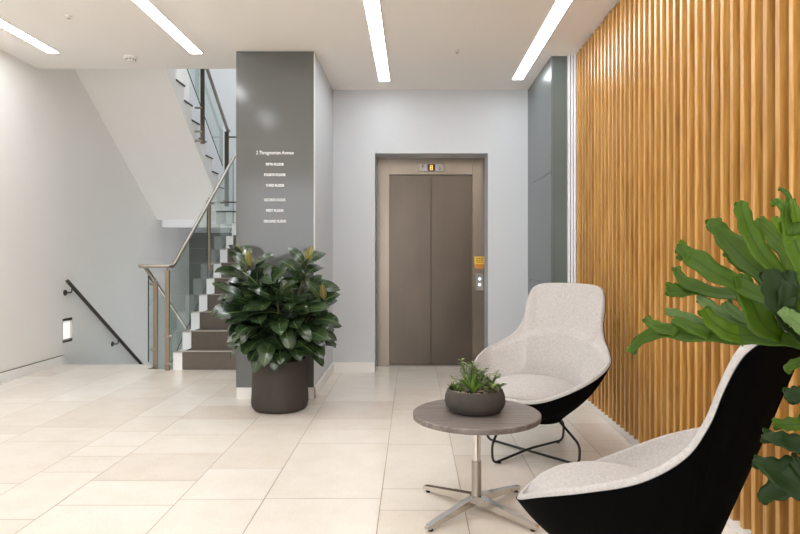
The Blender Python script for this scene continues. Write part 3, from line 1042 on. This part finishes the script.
for (b, tp, tall) in stems:
    b0 = Vector((b[0], b[1], .36)); tip = Vector(tp)
    mid = b0.lerp(tip, .5) + Vector(((b[0] - tp[0]) * .12, (b[1] - tp[1]) * .12, .03))
    path = catmull([b0, mid, tip], 16)
    ms = MB(); ms.tube(path, [lerp(.011, .0045, i / 16) for i in range(17)], 8)
    ms.build('stem', M['bark'], t, True)
    az = rnd.random() * 6
    nl = 18 if tall else 16
    for k in range(nl):
        s = lerp(.28, .98, k / (nl - 1))
        p = path[int(s * 16)]
        az += 2.4 + rnd.uniform(-.35, .35)
        top = max(0, (s - .7) / .3)
        el = lerp(-.15, .55, s) + top * .35 + rnd.uniform(-.22, .2)
        out = Vector((tip.x, tip.y, 0))
        d = Vector((math.cos(az) * math.cos(el), math.sin(az) * math.cos(el), math.sin(el)))
        if not tall or s < .6:
            d = (d + out.normalized() * .35 * (1 if out.length > .05 else 0)).normalized()
        L = rnd.uniform(.24, .33) * (1 - .3 * top)
        if p.y + d.y * (L + .035) > .25: d.y = -abs(d.y) * .6
        pet = p + d * .035
        lv.tube([p, pet], .0035, 5, caps=False)
        r_xy = math.hypot(pet.x + d.x * L, pet.y + d.y * L)
        leaf(lv, pet, d, Vector((0, -.75, 1)), L, L * rnd.uniform(.48, .58), rnd.uniform(.4, 1.1), rnd.uniform(.02, .13), 9, 5, lambda q: math.sin(PI * q ** .9) ** .6 if 0 < q < 1 else 0)
    if tall:
        for q in range(3 if tp[2] > 1.1 else 2):
            a = rnd.random() * 6
            d = Vector((math.cos(a) * .28, math.sin(a) * .2 - .1, 1))
            leaf(yv, tip + Vector((0, 0, .0)), d, Vector((0, -1, .1)), (.13, .09, .10)[q], (.055, .03, .03)[q], .15, .2, 8, 5)
# skirt of hanging leaves over the pot rim
for k in range(26):
    a = -PI * .05 - PI * .9 * k / 25 if k < 20 else rnd.uniform(0, PI)
    r = rnd.uniform(.16, .27)
    p = Vector((math.cos(a) * r * 1.15, math.sin(a) * r * .9, rnd.uniform(.50, .70)))
    d = Vector((math.cos(a), math.sin(a) * .9, rnd.uniform(-.55, .0)))
    L = rnd.uniform(.19, .25)
    q0 = Vector((p.x * .35, p.y * .35, p.z - .06))
    lv.tube([q0, q0.lerp(p, .6) + Vector((0, 0, .02)), p], .0035, 5, caps=False)
    leaf(lv, p, d, Vector((0, -.4, 1)), L, L * .48, rnd.uniform(.7, 1.2), .08, 9, 5, lambda q: math.sin(PI * q ** .9) ** .6 if 0 < q < 1 else 0)
for v in lv.bm.verts:
    if v.co.y > .26: v.co.y = .26 + (v.co.y - .26) * .12
lv.build('foliage', M['ficus'], t, True, recalc=False)
yv.build('young_leaves', M['ficus_young'], t, True, recalc=False)['label'] = 'bronze green new leaves'

# ------------------------------------------------------------------ staghorn fern in a tall planter
FX, FY = .86, .95
t = thing('staghorn_fern', 'large bright green fern with long forked fronds at the right edge', 'potted plant', (FX, FY, 0))
org = (FX, FY, 0)
m = MB(); m.lathe([(0, 0), (.105, 0), (.112, .01), (.135, .80), (.135, .83), (.124, .83), (.122, .79), (0, .79)], (FX, FY, 0), 48)
m.build('planter', M['pot_grey'], t, True, org, auto=.6)
m = MB(); m.lathe([(0, .86), (.06, .85), (.1215, .815), (.1215, .79), (0, .79)], (FX, FY, 0), 32)
m.build('soil', M['soil'], t, True, org)
def ribbon(mb, pts, widths, nrm=(-.25, -.8, .55), n=18, fold=.13, wav=.11, seed=0, pointed=.35):
    """flat frond lobe: pts are (px, py, depth) on its spine, widths in pixels at those points"""
    P = catmull([at(*p) for p in pts], n)
    W = catmull([Vector((1.15 * w_ * p[2] / F, 0, 0)) for w_, p in zip(widths, pts)], n)
    N = Vector(nrm).normalized()
    rows = []
    rn = random.Random(seed)
    ph = rn.random() * 6
    for i, p in enumerate(P):
        a, b = P[max(0, i - 1)], P[min(n, i + 1)]
        tg = (b - a).normalized()
        sd = tg.cross(N).normalized()
        nn = sd.cross(tg).normalized()
        w_ = max(.0008, W[i].x)
        tt = i / n
        if tt > 1 - pointed * .4:
            w_ *= max(.03, math.sqrt(max(0, 1 - ((tt - (1 - pointed * .4)) / (pointed * .4)) ** 2)))
        row = []
        for j in range(7):
            u = j / 6 * 2 - 1
            rough = 1 + wav * math.sin(i * 1.3 + ph + (2 if u > 0 else 0))
            row.append(p + sd * u * w_ * .5 * rough + nn * (-fold * w_ * (1 - abs(u)) * 1.0 + wav * w_ * .5 * u * math.sin(i * .7 + ph)))
        rows.append(row)
    mb.grid(rows)
BASE = (818, 352, 1.0)
fronds = []
def frond(main, mw, lobes, mat='fern', seed=0, nrm=(-.25, -.8, .55)):
    mb = MB()
    # short forked tip on every frond and lobe
    rn = random.Random(seed + 50)
    for pts, wd in [(main, mw)] + list(lobes):
        (xa, ya, Ya), (xb, yb, Yb) = pts[-2], pts[-1]
        L = math.hypot(xb - xa, yb - ya) or 1
        ux, uy = (xb - xa) / L, (yb - ya) / L
        wE = wd[-2]
        for sg in (-1, 1):
            an = sg * rn.uniform(.45, .8)
            vx, vy = ux * math.cos(an) - uy * math.sin(an), ux * math.sin(an) + uy * math.cos(an)
            ln = wE * rn.uniform(.6, .85)
            x0, y0 = xb - ux * wE * .8, yb - uy * wE * .8
            ribbon(mb, [(x0, y0, Yb), (x0 + vx * ln * .6, y0 + vy * ln * .6, Yb + .003), (x0 + (vx + .2 * ux) * ln, y0 + (vy + .2 * uy) * ln, Yb + .006)], [wE * .55, wE * .5, wE * .28], nrm, 8, seed=rn.randint(0, 999))
    ribbon(mb, main, mw, nrm, 26, seed=seed)
    for k, (pts, wd) in enumerate(lobes):
        ribbon(mb, pts, wd, nrm, 14, seed=seed * 7 + k)
    o = mb.build('frond', M[mat], t, True, org, recalc=False)
    sm = o.modifiers.new('thickness', 'SOLIDIFY'); sm.thickness = .0016; sm.offset = 0
# long lowest frond with forked tip
frond([BASE, (790, 341, 1.03), (760, 335, 1.06), (725, 334, 1.10), (690, 333, 1.14), (660, 331, 1.18), (640, 340, 1.21), (630, 353, 1.22)],
      [6, 12, 21, 17, 17, 13, 10, 6],
      [([(678, 332, 1.155), (662, 328, 1.18), (651, 323, 1.20), (645, 317, 1.215)], [10, 12, 8, 5]),
       ([(712, 334, 1.115), (694, 328, 1.13), (678, 321, 1.15), (672, 319, 1.16)], [13, 12, 9, 7]),
       ([(745, 336, 1.08), (726, 330, 1.09), (711, 319, 1.11), (703, 308, 1.12)], [20, 18, 13, 9]),
       ([(784, 339, 1.04), (764, 323, 1.04), (752, 300, 1.05), (744, 283, 1.06), (741, 273, 1.07)], [12, 26, 22, 16, 12])], seed=1)
frond([(760, 326, 1.10), (735, 320, 1.14), (712, 307, 1.17), (697, 295, 1.2)], [10, 15, 11, 7],
      [([(760, 326, 1.10), (743, 317, 1.13), (731, 309, 1.15), (725, 301, 1.16)], [9, 10, 9, 6]),
       ([(712, 329, 1.14), (690, 318, 1.17), (675, 313, 1.19), (665, 311, 1.2)], [10, 9, 8, 6])], 'fern_pale', 2)
frond([BASE, (790, 318, 1.05), (765, 303, 1.10), (743, 295, 1.14), (715, 292, 1.18), (690, 284, 1.21), (679, 275, 1.23), (676, 266, 1.24)],
      [6, 12, 14, 15, 12, 12, 8, 5],
      [([(700, 288, 1.2), (684, 290, 1.215), (673, 290, 1.225), (666, 288, 1.23)], [10, 14, 13, 8])], seed=3)
frond([BASE, (790, 315, 1.0), (765, 298, 1.03), (740, 285, 1.06), (715, 272, 1.08), (696, 259, 1.10), (684, 251, 1.11), (677, 244, 1.12)],
      [6, 12, 14, 16, 20, 19, 13, 6],
      [([(690, 256, 1.105), (682, 255, 1.115), (678, 260, 1.12)], [8, 6, 4])], seed=4)
frond([BASE, (800, 310, 1.02), (780, 289, 1.05), (757, 268, 1.09), (738, 250, 1.12), (724, 235, 1.14), (715, 225, 1.15), (711, 218, 1.16)],
      [6, 14, 20, 22, 22, 18, 14, 8],
      [([(756, 273, 1.09), (742, 264, 1.11), (731, 256, 1.125), (724, 250, 1.13)], [14, 13, 9, 5])], seed=5)
frond([BASE, (800, 300, .98), (782, 277, 1.0), (765, 257, 1.02), (752, 236, 1.04), (745, 219, 1.05), (742, 208, 1.055), (742, 200, 1.06)],
      [6, 13, 15, 16, 16, 14, 12, 9], [], seed=6)
frond([BASE, (812, 300, 1.02), (800, 268, 1.04), (785, 246, 1.07), (772, 233, 1.09), (763, 225, 1.10), (757, 218, 1.11)],
      [6, 16, 22, 22, 18, 14, 8],
      [], seed=7)
frond([BASE, (815, 300, .97), (804, 262, .98), (794, 235, .99), (789, 217, 1.0), (784, 206, 1.0), (777, 202, 1.01), (770, 204, 1.01)],
      [6, 16, 22, 20, 14, 9, 7, 5],
      [([(794, 235, .99), (792, 215, 1.0), (790, 202, 1.0), (786, 192, 1.01), (778, 188, 1.02)], [12, 11, 7, 4, 3]),
       ([(794, 240, .99), (785, 230, 1.0), (778, 222, 1.0), (773, 217, 1.01)], [12, 10, 8, 5]),
       ([(797, 222, .99), (795, 209, .99), (791, 199, 1.0)], [8, 7, 4])], seed=8, nrm=(-.2, -.95, .2))
frond([BASE, (800, 333, .96), (787, 313, .95), (780, 294, .95), (773, 279, .96), (767, 269, .97)], [6, 14, 24, 28, 20, 10],
      [([(786, 308, .95), (789, 290, .95), (790, 278, .96), (789, 270, .97)], [16, 16, 12, 7])], 'fern_dark', 9, (-.1, -.95, .3))
frond([BASE, (805, 330, .93), (795, 320, .93), (786, 314, .93), (781, 309, .94)], [6, 14, 16, 12, 7], [], 'fern_pale', 10)
# lower fronds hanging beside the chair back
frond([(822, 370, 1.0), (805, 362, 1.02), (792, 365, 1.04), (785, 372, 1.05)], [6, 10, 9, 5], [], seed=11)
frond([(822, 380, 1.0), (808, 392, 1.0), (795, 395, 1.01), (784, 398, 1.02)], [6, 14, 15, 9], [], 'fern_dark', 12)
frond([(822, 390, .98), (806, 420, 1.0), (790, 424, 1.02), (772, 424, 1.03)], [6, 12, 12, 5], [], seed=13)
frond([(822, 390, .96), (812, 440, .97), (795, 443, .99), (778, 438, 1.0), (761, 435, 1.02)], [6, 16, 19, 14, 7], [], 'fern_dark', 14, (-.1, -.7, .7))
frond([(822, 390, .93), (818, 460, .95), (800, 476, .97), (780, 472, .98), (764, 464, .99), (752, 460, 1.0)], [6, 26, 38, 30, 14, 6],
      [([(800, 478, .97), (782, 486, .98), (768, 494, .99), (759, 502, 1.0)], [26, 22, 14, 6])], 'fern_dark', 15, (-.1, -.8, .6))
